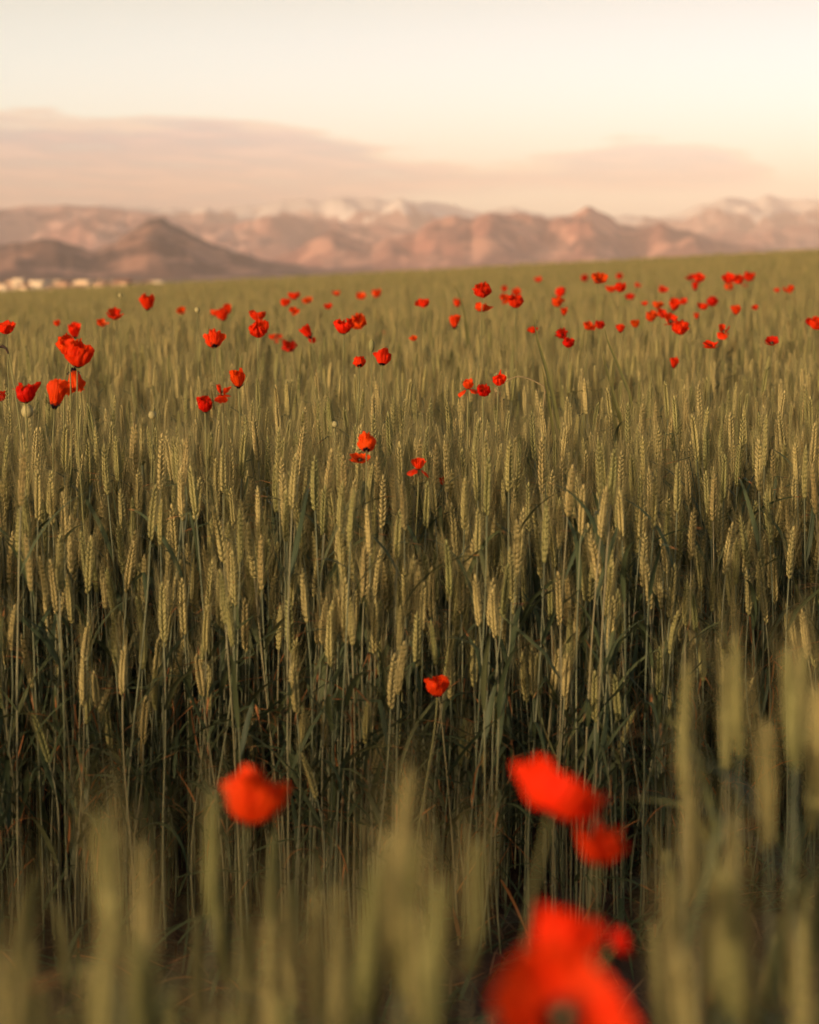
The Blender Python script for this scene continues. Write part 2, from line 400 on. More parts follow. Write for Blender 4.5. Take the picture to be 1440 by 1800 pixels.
# ------------------------------------------------------------------ the far town: pale houses on the plain
M_WALLS = [plain('house_plaster_%s' % n, c, 0.9, 0.08, 0.5) for n, c in (('white', (0.82, 0.66, 0.45)), ('cream', (0.80, 0.60, 0.38)), ('ochre', (0.76, 0.50, 0.30)))]
M_TILE = plain('roof_tile', (0.36, 0.17, 0.10), 0.9, 0.2, 0.6)
M_GLASS = plain('window_glass', (0.05, 0.055, 0.06), 0.2, 0.1, 1.0)
def box(mb, x0, x1, y0, y1, z0, z1):
    mb.add([(x, y, z) for z in (z0, z1) for y in (y0, y1) for x in (x0, x1)], [(0, 1, 5, 4), (1, 3, 7, 5), (3, 2, 6, 7), (2, 0, 4, 6), (4, 5, 7, 6), (0, 2, 3, 1)])
def make_house(px, w, top, Y, wall, rz, flat, label):
    p = at(px, top + 1, Y); g = gz(p.x, Y); W = 0.88 * w * Y / F; H = p.z - g; Dp = 9.0
    root = empty('house', (p.x, Y, g), rz)
    tag(root, label, 'house', 'pale houses of the far town')
    roof_h = 0.6 if flat else min(2.2, W * 0.22)
    hw = H - roof_h
    mb = MB(); box(mb, -W / 2, W / 2, -Dp / 2, Dp / 2, -0.3, hw); link('wall', mb.mesh('house_wall', [M_WALLS[wall]], False), root)
    mb = MB(); e = 0.35
    if flat:
        box(mb, -W / 2 - .1, W / 2 + .1, -Dp / 2 - .1, Dp / 2 + .1, hw + .003, hw + roof_h)
        link('roof', mb.mesh('flat_roof', [M_WALLS[wall]], False), root)
    else:
        z = hw + .003
        mb.add([(-W / 2 - e, -Dp / 2 - e, z), (W / 2 + e, -Dp / 2 - e, z), (W / 2 + e, Dp / 2 + e, z), (-W / 2 - e, Dp / 2 + e, z), (-W / 2 - e, 0, z + roof_h), (W / 2 + e, 0, z + roof_h)],
               [(0, 1, 5, 4), (2, 3, 4, 5), (1, 2, 5), (3, 0, 4), (3, 2, 1, 0)])
        link('roof', mb.mesh('gable_roof', [M_TILE], False), root)
    nw = max(1, int(W / 3.2)); nf = max(1, int(hw / 3.0))
    for j in range(nf):
        for i in range(nw):
            cx = -W / 2 + (i + .5) * W / nw; cz = hw - 1.6 - 3.0 * j
            if cz < 1.0: continue
            mb = MB(); box(mb, cx - .45, cx + .45, -Dp / 2 - .05, -Dp / 2 + .1, cz - .6, cz + .6); link('window', mb.mesh('house_window', [M_GLASS], False), root)
    mb = MB(); box(mb, -.5, .5, -Dp / 2 - .04, -Dp / 2 + .1, -.1, 2.1); link('door', mb.mesh('house_door', [M_TILE], False), root)
houses = [(4, 20, 501, 0, 1, 'ochre house cut by the picture edge at the town end'), (17, 24, 501, 0, 0, 'white house in front of the tower house in the far town'),
          (31, 20, 489, 0, 1, 'tallest house of the far town, rising above the rest'), (44, 18, 499, 1, 0, 'cream house between the tallest house and a white block'),
          (55, 18, 500, 0, 0, 'small bright white house below the wide white block'), (72, 30, 493, 0, 1, 'wide white block with flat roof in the far town'),
          (98, 26, 501, 0, 0, 'bright white house after the wide white block'), (112, 22, 493, 2, 0, 'ochre house standing back between two white houses'),
          (126, 24, 501, 1, 0, 'low cream house in the middle of the far town'), (140, 22, 499, 1, 0, 'cream house at the middle of the town row'),
          (152, 24, 492, 1, 1, 'tall cream block with flat roof mid town'), (166, 16, 500, 2, 0, 'small ochre house after the tall cream block'),
          (180, 20, 494, 2, 0, 'ochre house with tiled roof towards the town end'), (196, 24, 497, 0, 0, 'white house near the thin end of the town'),
          (217, 30, 490, 2, 0, 'tall orange house near the end of the town'), (234, 16, 496, 1, 0, 'small cream house before the gap in the town'),
          (257, 22, 494, 1, 0, 'last but one cream house by the field ridge'), (274, 26, 493, 0, 1, 'last pale house of the town touching the field ridge')]
hr = random.Random(5)
for px, w, top, wl, fl, lab in houses:
    make_house(px, w, top, 900 + hr.uniform(-60, 60), wl, hr.uniform(-.35, .15), fl, lab)
for i in range(17):       # a back row, only its upper walls and roofs show between the front houses
    make_house(6 + i * 16 + hr.uniform(-5, 5), hr.uniform(10, 15), hr.uniform(491, 497), 1010 + hr.uniform(-30, 60), hr.randrange(3), hr.uniform(-.35, .25), hr.random() < .3, 'tiny pale house in the back row of the far town')

# ------------------------------------------------------------------ poppies
def petal(r, phi, spread, a0, a1, Lp, rough, rin):
    """one petal of a bowl: a fan wrapped round the flower axis, rising from angle a0 to a1 (degrees over the horizon)"""
    NU, NW = 14, 25
    mb = MB(); vs_, uvs = [], []
    sx, sy = r.uniform(0, 90), r.uniform(0, 90); lob = r.uniform(-.06, .06)
    for j in range(NW):
        t = j / (NW - 1) * 2 - 1
        edge_ = 1 - 0.20 * abs(t) ** 2.2 + 0.07 * mnoise.noise(Vector((t * 2.6 + sx, sy, 1))) + lob * math.cos(3 * t)
        for i in range(NU):
            s = i / (NU - 1); q = s * edge_
            rr, zz, m = rin, 0.0, 10
            for k_ in range(m):
                w = (k_ + .5) / m * q; al = R(a0 + (a1 - a0) * w ** 1.1)
                rr += math.cos(al) * Lp * q / m; zz += math.sin(al) * Lp * q / m
            cr = rough * s ** 1.4 * (0.17 * mnoise.noise(Vector((t * 2.4 + sx, s * 2.0 + sy, 0))) + 0.07 * mnoise.noise(Vector((t * 7 + sx, s * 4, sy))) + 0.035 * math.sin(t * 17 + sx) + 0.03 * math.sin(t * 31 + sy + 3 * s))
            fold = rough * s ** 2 * 0.10 * mnoise.noise(Vector((t * 3.1 + sy, s, sx)))
            aa = phi + R(spread) * t * (0.55 + 0.45 * min(1, s * 2.2)) + 0.25 * rough * s * mnoise.noise(Vector((s * 2 + sx, t * 2, sy)))
            rad = max(0.002, rr + cr * Lp); zz += fold * Lp
            vs_.append((rad * math.cos(aa), rad * math.sin(aa), zz)); uvs.append((j / (NW - 1), s))
    fs_ = [(j * NU + i, j * NU + i + 1, (j + 1) * NU + i + 1, (j + 1) * NU + i) for j in range(NW - 1) for i in range(NU - 1)]
    mb.add(vs_, fs_, 0, uvs); return mb
KINDS = {   # per petal (phi, a0, a1) ranges
    'cup': (28, 122, 1.3), 'bowl': (18, 108, 1.4), 'tulip': (54, 104, 0.8), 'open': (6, 62, 1.0), 'crumple': (26, 124, 1.8), 'bell': (62, 92, 0.9), 'droop': (0, 0, 1.1), 'globe': (34, 124, 1.5), 'star': (2, 30, 1.3)}
flowers = {}
fr = random.Random(99)
def build_flower(kind):
    a0, a1, rough = KINDS[kind]; out = []
    base = 0.0 if kind == 'star' else fr.uniform(0, 6.28)
    for q in range(4):
        inner = q % 2
        p0, p1 = a0 + fr.uniform(-12, 12), a1 + fr.uniform(-22, 16)
        if kind == 'droop':
            p0, p1 = ((35, 95), (-10, -70), (25, 80), (5, -50))[q]
        if kind in ('cup', 'bowl', 'crumple') and fr.random() < .16: p1 -= 55       # one petal falls open
        out.append(petal(fr, base + q * math.pi / 2 + fr.uniform(-.15, .15), (40 if kind == 'star' else 62) + fr.uniform(-8, 8), p0, p1, 0.045 * (0.93 if inner else 1.0) * fr.uniform(.93, 1.07), rough, 0.0025 if inner else 0.0032))
    allv = np.array([v for m in out for v in m.v])
    lo, hi = allv.min(0), allv.max(0)
    mid = (lo + hi) / 2
    return [m.mesh('petal', [M_PETAL]) for m in out], Vector(mid), max(hi[0] - lo[0], hi[1] - lo[1]), hi[2] - lo[2]
for kname in KINDS: flowers[kname] = [build_flower(kname) for _ in range(4)]
def pistil_mesh():
    mb = MB(); mb.pod(Vector((0, 0, 0)), Vector((0, 0, 1)), Vector((1, 0, 0)), 0.011, .0042, .0042, 10, 0, ((0, .3), (.25, .8), (.6, 1), (.85, 1.0), (.9, 1.25), (1, 1.1)))
    return mb.mesh('pistil', [M_POD])
def stamen_mesh():
    mb = MB(); r = random.Random(4)
    for i in range(60):
        a = r.uniform(0, 6.28); e = R(r.uniform(35, 75)); l = r.uniform(.008, .013)
        d = Vector((math.cos(a) * math.cos(e), math.sin(a) * math.cos(e), math.sin(e)))
        p = d * .003; q = p + d * l
        mb.tube([p, q], [.0002, .0002], 3, 0, False); mb.pod(q - d * .001, d, Vector((0, 0, 1)).cross(d), .0024, .0009, .0009, 5)
    return mb.mesh('stamens', [M_STAMEN])
ME_PISTIL, ME_STAMEN = pistil_mesh(), stamen_mesh()
RED, DEEP, ORANGE = (0.88, 0.040, 0.004, 1), (0.66, 0.013, 0.003, 1), (0.90, 0.085, 0.006, 1)
por = random.Random(17)
def stem_mesh(base, head, d_end, r0, r1, hairy=False):
    n = 12; mb = MB(); L = (head - base).length
    c1 = base + Vector((por.uniform(-.03, .03), por.uniform(-.03, .03), L * .45)); c2 = head - d_end * (L * .22)
    P = []
    for i in range(n + 1):
        t = i / n; P.append(base * (1 - t) ** 3 + c1 * (3 * t * (1 - t) ** 2) + c2 * (3 * t * t * (1 - t)) + head * t ** 3)
    mb.tube(P, [r0 + (r1 - r0) * i / n for i in range(n + 1)], 6)
    if hairy:
        for i in range(70):
            t = por.uniform(.35, .99); j = min(n - 1, int(t * n)); q = P[j].lerp(P[j + 1], t * n - j); a = por.uniform(0, 6.28)
            mb.tube([q, q + Vector((math.cos(a), math.sin(a), .1)) * por.uniform(.003, .006)], [.00016, .00006], 3, 0, False)
    return mb.mesh('poppy_stem', [M_PSTEM])
BLOOMS = []
def poppy(px, py, w, kind, col, label, Y=None, tilt=None, lean=0.0, face=None, hid=False):
    """a poppy whose bloom is seen at px, py with width w; tilt leans its axis (degrees), lean is the direction it leans to"""
    weff = w * (1.08 if w < 26 else 1.10 if w < 50 else 1.0)
    if Y is None:
        Y = 0.064 * F / weff
        low = 0.72 if hid else 1.0
        for _ in range(80):
            p = at(px, py, Y); hh = p.z - gz(p.x, Y)
            if hh > 1.16 and weff * Y / F < .088: Y *= 1.02
            elif hh < low and Y > 4.75 and weff * Y / F > .032: Y *= 0.985
            else: break
    p = at(px, py, Y); BLOOMS.append((px, py, weff * 0.5, Y, hid))
    fm, mid, fw, fh = por.choice(flowers[kind])
    if tilt is None: tilt = por.uniform(5, 48)
    if face is None: face = por.uniform(0, 6.28)
    scl = (weff * Y / F) / fw
    rot = Matrix.Rotation(face, 4, 'Z') @ Matrix.Rotation(R(tilt), 4, 'X') if lean is None else Matrix.Rotation(R(lean), 4, 'Z') @ Matrix.Rotation(R(tilt), 4, 'X') @ Matrix.Rotation(face, 4, 'Z')
    head = p - (rot @ (mid * scl))
    bx, by = head.x + por.uniform(-.06, .06), head.y + por.uniform(-.05, .08)
    if Y < 3: bx, by = head.x + por.uniform(-.02, .02), head.y + por.uniform(0, .03)
    g = gz(bx, by)
    root = empty('poppy', (bx, by, g)); tag(root, label, 'poppy', 'red poppies in the wheat field')
    hl = head - Vector((bx, by, g)); d_end = (rot @ Vector((0, 0, 1)))
    d_end = (d_end * 0.6 + Vector((0, 0, 0.5))).normalized()
    link('stem', stem_mesh(Vector((0, 0, -0.02)), hl, d_end, .0021, .0013, Y < 5), root)
    cr, cg = por.uniform(.9, 1.1), por.uniform(.75, 1.3)
    for me in fm:
        o = link('petal', me, root); o.location = hl; o.rotation_euler = rot.to_euler(); o.scale = (scl,) * 3
        o.color = (min(1, col[0] * cr), col[1] * cg, col[2], 1)
    for nm, me in (('pistil', ME_PISTIL), ('stamens', ME_STAMEN)):
        o = link(nm, me, root); o.location = hl; o.rotation_euler = rot.to_euler(); o.scale = (max(.6, min(1.2, scl)),) * 3
    return root

P = [  # x, y, width, kind, colour, label, keywords
 # near, blurred
 (450, 1402, 140, 'globe', ORANGE, 'large blurred orange red poppy alone above the near wheat', dict(Y=2.0, tilt=15, lean=75, face=2.4)),
 (974, 1394, 178, 'bowl', RED, 'large blurred red poppy overlapping a smaller one near the track', dict(Y=1.68, tilt=38, lean=135, face=1.0)),
 (1056, 1488, 100, 'globe', RED, 'small blurred poppy on the corner of the large red one', dict(Y=1.72, tilt=20, lean=20)),
 (990, 1650, 148, 'globe', RED, 'blurred upright poppy behind the widest lowest poppy', dict(Y=1.30, tilt=30, lean=120)),
 (980, 1778, 268, 'open', RED, 'widest blurred poppy at the very bottom with dark centre', dict(Y=1.06, tilt=50, lean=14, face=0.5)),
 (1090, 1655, 62, 'cup', DEEP, 'small dark red poppy peeping out beside the widest lowest poppy', dict(Y=1.55, tilt=60, lean=90)),
 # sharp middle
 (768, 1206, 46, 'globe', ORANGE, 'lone wide poppy low down among the bare stems', dict(Y=4.25, tilt=15)),
 (645, 779, 37, 'globe', ORANGE, 'round poppy in the middle of the crop above a fallen petalled one', dict(tilt=35, lean=180)),
 (633, 806, 38, 'open', ORANGE, 'flattened poppy tucked just under the round middle one', dict(tilt=15)),
 (734, 822, 36, 'droop', RED, 'hanging two petalled poppy half behind a wheat ear', dict(tilt=10)),
 (824, 682, 34, 'droop', ORANGE, 'orange poppy with a hanging petal before the bent straw', dict(tilt=10)),
 (851, 687, 28, 'crumple', DEEP, 'crumpled dark poppy next to the hanging orange one', {}),
 (878, 667, 25, 'crumple', RED, 'small round poppy touching the bent dry straw', {}),
 # left group
 (137, 622, 60, 'globe', RED, 'largest sharp red bowl shaped poppy over the crop', dict(Y=4.75, tilt=12, lean=30)),
 (119, 608, 42, 'crumple', ORANGE, 'orange poppy behind the largest sharp red one', dict(Y=4.95)),
 (131, 582, 23, 'tulip', RED, 'small twisted poppy on top of the largest sharp pair', {}),
 (132, 670, 35, 'bell', ORANGE, 'pleated hanging poppy just under the largest sharp one', dict(tilt=165, lean=20)),
 (48, 690, 42, 'crumple', DEEP, 'dark crumpled poppy over a round seed pod', {}),
 (101, 692, 38, 'bell', ORANGE, 'orange funnel shaped poppy standing on a bare stem', dict(tilt=12, lean=60)),
 (1, 697, 20, 'cup', DEEP, 'red poppy cut by the picture edge beside a dark crumpled one', {}),
 (8, 573, 40, 'bowl', RED, 'wide red poppy cut by the picture edge below the town', {}),
 (125, 698, 9, 'crumple', DEEP, 'tiny dark poppy hidden beside the orange funnel one', dict(hid=True)),
 (100, 568, 14, 'cup', ORANGE, 'small orange poppy far off between the edge poppy and a pair', {}),
 (182, 568, 21, 'bowl', ORANGE, 'orange lower poppy of the pair under the town', {}),
 (201, 554, 28, 'cup', RED, 'red upper poppy of the pair under the town', {}),
 (260, 531, 27, 'tulip', RED, 'triangular red poppy standing alone under the town end', dict(tilt=10)),
 (318, 547, 17, 'cup', ORANGE, 'single small orange poppy after the triangular one', {}),
 (378, 549, 23, 'bowl', ORANGE, 'orange poppy beside a twin, above a pale orange bloom', {}),
 (391, 553, 24, 'cup', RED, 'red twin leaning on the orange poppy above a pale bloom', dict(lean=-60)),
 (400, 543, 14, 'tulip', ORANGE, 'small poppy standing highest behind the orange and red twins', {}),
 (412, 558, 13, 'bowl', ORANGE, 'faint poppy half sunk after the twin poppies', dict(hid=True)),
 (377, 595, 35, 'globe', ORANGE, 'pale orange rounded poppy lit from the side, nearly closed', dict(tilt=25, lean=200)),
 (412, 592, 16, 'crumple', RED, 'small half hidden poppy beside the pale orange rounded one', dict(hid=True)),
 (430, 592, 10, 'tulip', RED, 'slim half hidden poppy before the tall red double', dict(hid=True)),
 (453, 555, 32, 'bowl', RED, 'upper flat poppy of the tall red double', {}),
 (455, 577, 36, 'crumple', RED, 'lower ragged poppy of the tall red double', {}),
 (478, 592, 13, 'cup', ORANGE, 'small poppy just after the tall red double', {}),
 (488, 596, 22, 'crumple', RED, 'half sunk poppy leading to a dark ragged one', dict(hid=True)),
 (508, 609, 26, 'crumple', DEEP, 'dark ragged poppy sunk in ears below the slanted one', dict(hid=True)),
 (360, 711, 30, 'cup', DEEP, 'deep red cup poppy with a dark bud below it', dict(tilt=20)),
 (381, 735, 16, 'tulip', DEEP, 'dark closed poppy under the deep red cup', {}),
 (392, 691, 33, 'droop', RED, 'red poppy spreading two petals between cup and folded one', {}),
 (417, 665, 28, 'tulip', ORANGE, 'folded upright poppy topping the group of four', {}),
 (272, 702, 14, 'bell', ORANGE, 'small orange funnel poppy sunk alone among the ears', dict(hid=True)),
 (448, 667, 9, 'cup', RED, 'tiny poppy hidden beside the folded upright one', dict(hid=True)),
 (470, 696, 9, 'cup', RED, 'tiny poppy hidden low beyond the group of four', dict(hid=True)),
 # centre
 (517, 519, 21, 'cup', RED, 'upper poppy of a three bloom cluster on the ridge line', {}),
 (502, 532, 21, 'crumple', RED, 'middle poppy of a three bloom cluster on the ridge line', {}),
 (518, 547, 19, 'bowl', ORANGE, 'lower poppy of a three bloom cluster on the ridge line', {}),
 (540, 528, 18, 'cup', ORANGE, 'round poppy standing just off the three bloom cluster', {}),
 (577, 538, 15, 'cup', RED, 'small poppy between the three bloom cluster and two far dots', {}),
 (591, 515, 15, 'cup', ORANGE, 'first of three far orange dots under the middle mountains', {}),
 (635, 520, 17, 'cup', ORANGE, 'second of three far orange dots under the middle mountains', {}),
 (662, 516, 16, 'cup', ORANGE, 'third of three far orange dots under the middle mountains', {}),
 (605, 573, 34, 'crumple', RED, 'red poppy joined to an orange one above the bud', {}),
 (629, 566, 30, 'globe', ORANGE, 'orange poppy joined to a red one above the bud', {}),
 (540, 584, 19, 'bell', RED, 'slanted slim poppy with dark lower petal', dict(tilt=35, lean=-90)),
 (549, 598, 14, 'crumple', DEEP, 'dark shaded poppy under the slanted slim one', {}),
 (632, 637, 25, 'crumple', RED, 'small round poppy before the green bud', dict(tilt=40, lean=180)),
 (672, 628, 31, 'globe', RED, 'round red poppy right behind the green bud', dict(tilt=25, lean=170)),
 (671, 589, 17, 'cup', RED, 'faint poppy sunk between the bud and joined pair', dict(hid=True)),
 (726, 595, 15, 'bowl', ORANGE, 'orange speck poppy on a wheat ear tip', {}),
 (766, 596, 15, 'crumple', DEEP, 'dull speck poppy after the orange speck', dict(hid=True)),
 (743, 530, 27, 'bowl', RED, 'lone round poppy under the middle of the ridge', {}),
 (804, 532, 15, 'tulip', ORANGE, 'small poppy beside a tall grass blade', {}),
 (800, 566, 19, 'bell', ORANGE, 'small funnel poppy below the one by the grass blade', {}),
 (847, 511, 33, 'crumple', RED, 'higher of two wide poppies stacked near the grass blade', {}),
 (850, 538, 31, 'bowl', ORANGE, 'lower of two wide poppies stacked near the grass blade', {}),
 (889, 526, 22, 'bowl', ORANGE, 'orange wing of the large far red clump', {}),
 (907, 530, 31, 'crumple', RED, 'biggest bloom of the large far red clump', {}),
 (908, 514, 18, 'cup', RED, 'topmost bloom of the large far red clump', {}),
 (887, 508, 11, 'cup', RED, 'faint speck over the large far red clump', {}),
 (946, 491, 14, 'cup', RED, 'single tiny poppy high on the ridge centre', {}),
 (888, 578, 15, 'cup', RED, 'faint poppy sunk below the large far red clump', dict(hid=True)),
 (937, 578, 20, 'bowl', RED, 'faint flat poppy before the dark double', {}),
 # right
 (985, 514, 19, 'cup', RED, 'top of a stacked trio of far poppies', {}),
 (981, 531, 25, 'crumple', ORANGE, 'middle of a stacked trio of far poppies', {}),
 (992, 548, 13, 'bell', ORANGE, 'bottom of a stacked trio of far poppies', {}),
 (987, 589, 26, 'crumple', DEEP, 'upper bloom of the dark double', {}),
 (1000, 602, 24, 'crumple', DEEP, 'lower bloom of the dark double', {}),
 (976, 619, 15, 'cup', DEEP, 'dim poppy sunk under the dark double', dict(hid=True)),
 (1028, 489, 13, 'cup', DEEP, 'tiny dark poppy before the orange peak bloom', {}),
 (1055, 491, 27, 'cup', ORANGE, 'orange bloom standing on the ridge line alone', {}),
 (1089, 486, 12, 'cup', RED, 'pale speck after the orange ridge bloom', {}),
 (1075, 508, 21, 'bowl', ORANGE, 'first bloom of the slanting row under the ridge', {}),
 (1091, 506, 25, 'crumple', RED, 'second bloom of the slanting row under the ridge', {}),
 (1107, 520, 19, 'bowl', DEEP, 'last dull bloom of the slanting row under the ridge', {}),
 (1122, 502, 12, 'cup', RED, 'faint speck over the slanting row end', {}),
 (1166, 510, 17, 'cup', RED, 'round dark bloom alone between the slanting row and pale straw', {}),
 (1133, 533, 12, 'cup', RED, 'faint speck below the slanting row', {}),
 (1040, 573, 25, 'bowl', ORANGE, 'orange half of the bloom pair with dark heart', {}),
 (1055, 571, 20, 'crumple', DEEP, 'dark half of the bloom pair with dark heart', {}),
 (1090, 577, 15, 'tulip', RED, 'slim bloom between the dark heart pair and an orange one', {}),
 (1116, 569, 18, 'cup', ORANGE, 'small round orange bloom beside the slim one', {}),
 (1096, 604, 13, 'bell', RED, 'sunken bloom under the slim one', dict(hid=True)),
 (1158, 536, 21, 'cup', ORANGE, 'top bloom of the diagonal chain', {}),
 (1146, 556, 25, 'crumple', ORANGE, 'lowest outer bloom at the start of the diagonal chain', {}),
 (1165, 553, 22, 'bowl', RED, 'bloom inside the diagonal chain near its start', {}),
 (1186, 537, 19, 'tulip', RED, 'upright bloom above the diagonal chain', {}),
 (1201, 530, 15, 'cup', RED, 'faint bloom beside the upright one over the chain', {}),
 (1181, 565, 27, 'bowl', RED, 'middle bloom of the diagonal chain', {}),
 (1196, 577, 31, 'crumple', RED, 'end bloom of the diagonal chain', {}),
 (1212, 488, 17, 'bowl', DEEP, 'dark bloom topping the pale straw on the ridge', {}),
 (1230, 488, 22, 'cup', RED, 'red bloom next to the one on pale straw', {}),
 (1223, 503, 13, 'bell', DEEP, 'small hanging bloom under the two at pale straw', {}),
 (1235, 539, 19, 'cup', RED, 'paler bloom beside a darker one below pale straw', {}),
 (1252, 530, 22, 'crumple', DEEP, 'darker bloom beside a paler one below pale straw', {}),
 (1224, 555, 11, 'tulip', RED, 'faint hanging speck under the pale and dark pair', {}),
 (1280, 489, 23, 'cup', RED, 'first bloom of the ridge row of three', {}),
 (1298, 491, 22, 'crumple', RED, 'middle bloom of the ridge row of three', {}),
 (1317, 487, 19, 'cup', RED, 'last bloom of the ridge row of three', {}),
 (1281, 504, 18, 'cup', ORANGE, 'orange bloom under the first of the ridge row', {}),
 (1309, 502, 11, 'cup', DEEP, 'dull speck under the ridge row of three', dict(hid=True)),
 (1293, 545, 17, 'tulip', ORANGE, 'slim orange bloom alone under the ridge row', {}),
 (1327, 541, 12, 'cup', RED, 'faint speck after the slim orange bloom', {}),
 (1366, 510, 12, 'cup', RED, 'fainter bloom of the last far pair', {}),
 (1385, 508, 20, 'bowl', ORANGE, 'brighter bloom of the last far pair', {}),
 (1272, 583, 25, 'droop', RED, 'bloom with a hanging petal above a flat one', {}),
 (1250, 606, 31, 'open', RED, 'flat wide bloom under the one with hanging petal', {}),
 (1356, 600, 27, 'open', DEEP, 'flat dark bloom alone toward the far edge', {}),
 (1185, 638, 16, 'bell', RED, 'narrow hanging red bloom below the diagonal chain', {}),
 (1424, 566, 18, 'crumple', DEEP, 'dark bloom beside the edge bloom', {}),
 (1435, 569, 26, 'cup', RED, 'bright bloom cut by the picture edge under the ridge', {}),
 (778, 846, 16, 'crumple', DEEP, 'dark bloom buried behind ears near the hanging two petalled one', dict(Y=5.3, hid=True)),
 (757, 677, 11, 'crumple', DEEP, 'dark speck buried in the middle of the crop', dict(hid=True)),
 (840, 622, 9, 'cup', DEEP, 'dim speck buried above the hanging orange poppy', dict(hid=True)),
 (945, 831, 8, 'crumple', DEEP, 'tiny dark speck deep among the central ears', dict(Y=6.0)),
]
for px, py, w, kind, col, lab, kw in P: poppy(px, py, w, kind, col, lab, **kw)

# ------------------------------------------------------------------ wheat plants
def build_plant(r, H, detail):
    """parts of one wheat plant with its ear tip near height H: dict of MB"""
    L = r.uniform(0.080, 0.104) * (0.9 if H < 0.6 else 1.0)
    Hs = H - L
    lx, ly = r.gauss(0, 0.016), r.gauss(0, 0.016)
    kx, ky = r.gauss(0, 0.006), r.gauss(0, 0.006)
    def sp_(t): return Vector((lx * t * t + kx * math.sin(6 * t), ly * t * t + ky * math.sin(5 * t), Hs * t))
    n = 9 if detail == 2 else 4
    parts = {}
    st = MB(); path = [sp_(i / n) for i in range(n + 1)]
    st.tube(path, [0.0021 - 0.0008 * i / n for i in range(n + 1)], 5 if detail == 2 else 3)
    if detail == 2:
        for h in (0.22, 0.48):
            q = sp_(h); st.tube([q - Vector((0, 0, .004)), q, q + Vector((0, 0, .004))], [0.0019, 0.0028, 0.0019], 6, 1)
    parts['stem'] = st
    T0 = (sp_(1.0) - sp_(0.93)).normalized()
    bend = Vector((r.gauss(0, 0.065), r.gauss(0, 0.065), 0)) + Vector((lx, ly, 0)) * 1.5
    ez = r.uniform(0, math.pi)
    def axis(t):
        d = (T0 + bend * t).normalized(); return sp_(1.0) + (T0 * t + bend * (0.5 * t * t)) * L, d
    ear = MB()
    X0 = Vector((math.cos(ez), math.sin(ez), 0))
    N = (20 if detail == 2 else 13)
    fat = r.uniform(0.92, 1.18)
    for i in range(N):
        t = i / N; p, T = axis(t * 0.93)
        X = (X0 - T * X0.dot(T)).normalized(); Yv = T.cross(X); s = 1 if i % 2 else -1
        tap = (0.72 + 0.28 * min(1, t * 5)) * (1 - 0.42 * max(0, t - 0.45) / 0.55) * fat
        fl = (0.0142 if detail == 2 else 0.016)
        for k in ((-1, 1, 0) if detail == 2 else (-1, 1)):
            d = (T + X * (s * (0.28 if k else 0.40)) + Yv * (k * 0.28 + r.gauss(0, .04))).normalized()
            b_ = p + X * (s * 0.0013) + Yv * (k * 0.0012)
            ear.pod(b_, d, Yv if k == 0 else X, fl * tap * r.uniform(.92, 1.08), 0.0026 * tap, 0.0021 * tap, 6 if detail == 2 else 4, 0)
            if k and detail >= 1 and r.random() < (0.78 if detail == 2 else 0.45):
                tip = b_ + d * (fl * tap * 0.9)
                al = r.uniform(0.040, 0.078) * (1 - 0.25 * abs(t - .5))
                ad = (T + (d - T * d.dot(T)) * r.uniform(0.5, 1.05) + Vector((r.gauss(0, .05), r.gauss(0, .05), 0))).normalized()
                mid = tip + ad * al * 0.5; end = tip + (ad + T * 0.15).normalized() * al
                w = 0.00024 if detail == 2 else 0.0004
                ear.tube([tip, mid, end], [w, w * .8, w * .25], 3, 1, cap=False)
    p, T = axis(0.93); X = (X0 - T * X0.dot(T)).normalized()
    ear.pod(p, T, X, 0.012, 0.0028, 0.0022, 6, 0)
    parts['ear'] = ear
    leaves = []
    nl = (r.choice((3, 3, 4)) if detail == 2 else 2)
    hts = [0.80, 0.60, 0.42, 0.24][:nl] if detail == 2 else [0.84, 0.66]
    for q, h in enumerate(hts):
        h += r.uniform(-.06, .06); ph = r.uniform(0, 2 * math.pi)
        ll = r.uniform(0.13, 0.24); w = r.uniform(0.0040, 0.0062)
        e0 = r.uniform(R(45), R(80)); tot = r.uniform(R(25), R(150)) * (1.0 if q else 0.8)
        if r.random() < .2: tot = r.uniform(R(140), R(190))
        crease = r.uniform(.3, .7) if r.random() < .35 else None
        p = sp_(h); m = 10 if detail == 2 else 5; path = [p.copy()]
        out = Vector((math.cos(ph), math.sin(ph), 0)); sd = Vector((-math.sin(ph), math.cos(ph), 0)); sds = []
        tw = r.uniform(-1.4, 1.4)
        for i in range(m):
            s = (i + .5) / m
            a = e0 - tot * (s ** 1.3) if crease is None else (e0 if s < crease else e0 - tot)
            d = out * math.cos(a) + Vector((0, 0, math.sin(a)))
            p = p + d * (ll / m) + sd * (ll / m * 0.15 * math.sin(3 * s + ph)); path.append(p.copy())
        for i in range(m + 1):
            a = tw * i / m; sds.append(sd * math.cos(a) + Vector((0, 0, 1)).cross(sd) * math.sin(a) * 0.6 + Vector((0, 0, 1)) * math.sin(a) * 0.5)
        wd = [w * min(1.0, 0.45 + i / m * 3.5) * max(0.04, (1 - (i / m) ** 2.2)) for i in range(m + 1)]
        lf = MB(); dry = r.uniform(0.68, 0.98)
        if h < 0.34 and r.random() < .55: dry = -0.2
        elif r.random() < .05: dry = -0.2
        if dry < 0: wd = [x * .42 for x in wd]
        lf.ribbon(path, sds, wd, 0.25, 0, dry); leaves.append(lf)
    parts['leaves'] = leaves
    return parts

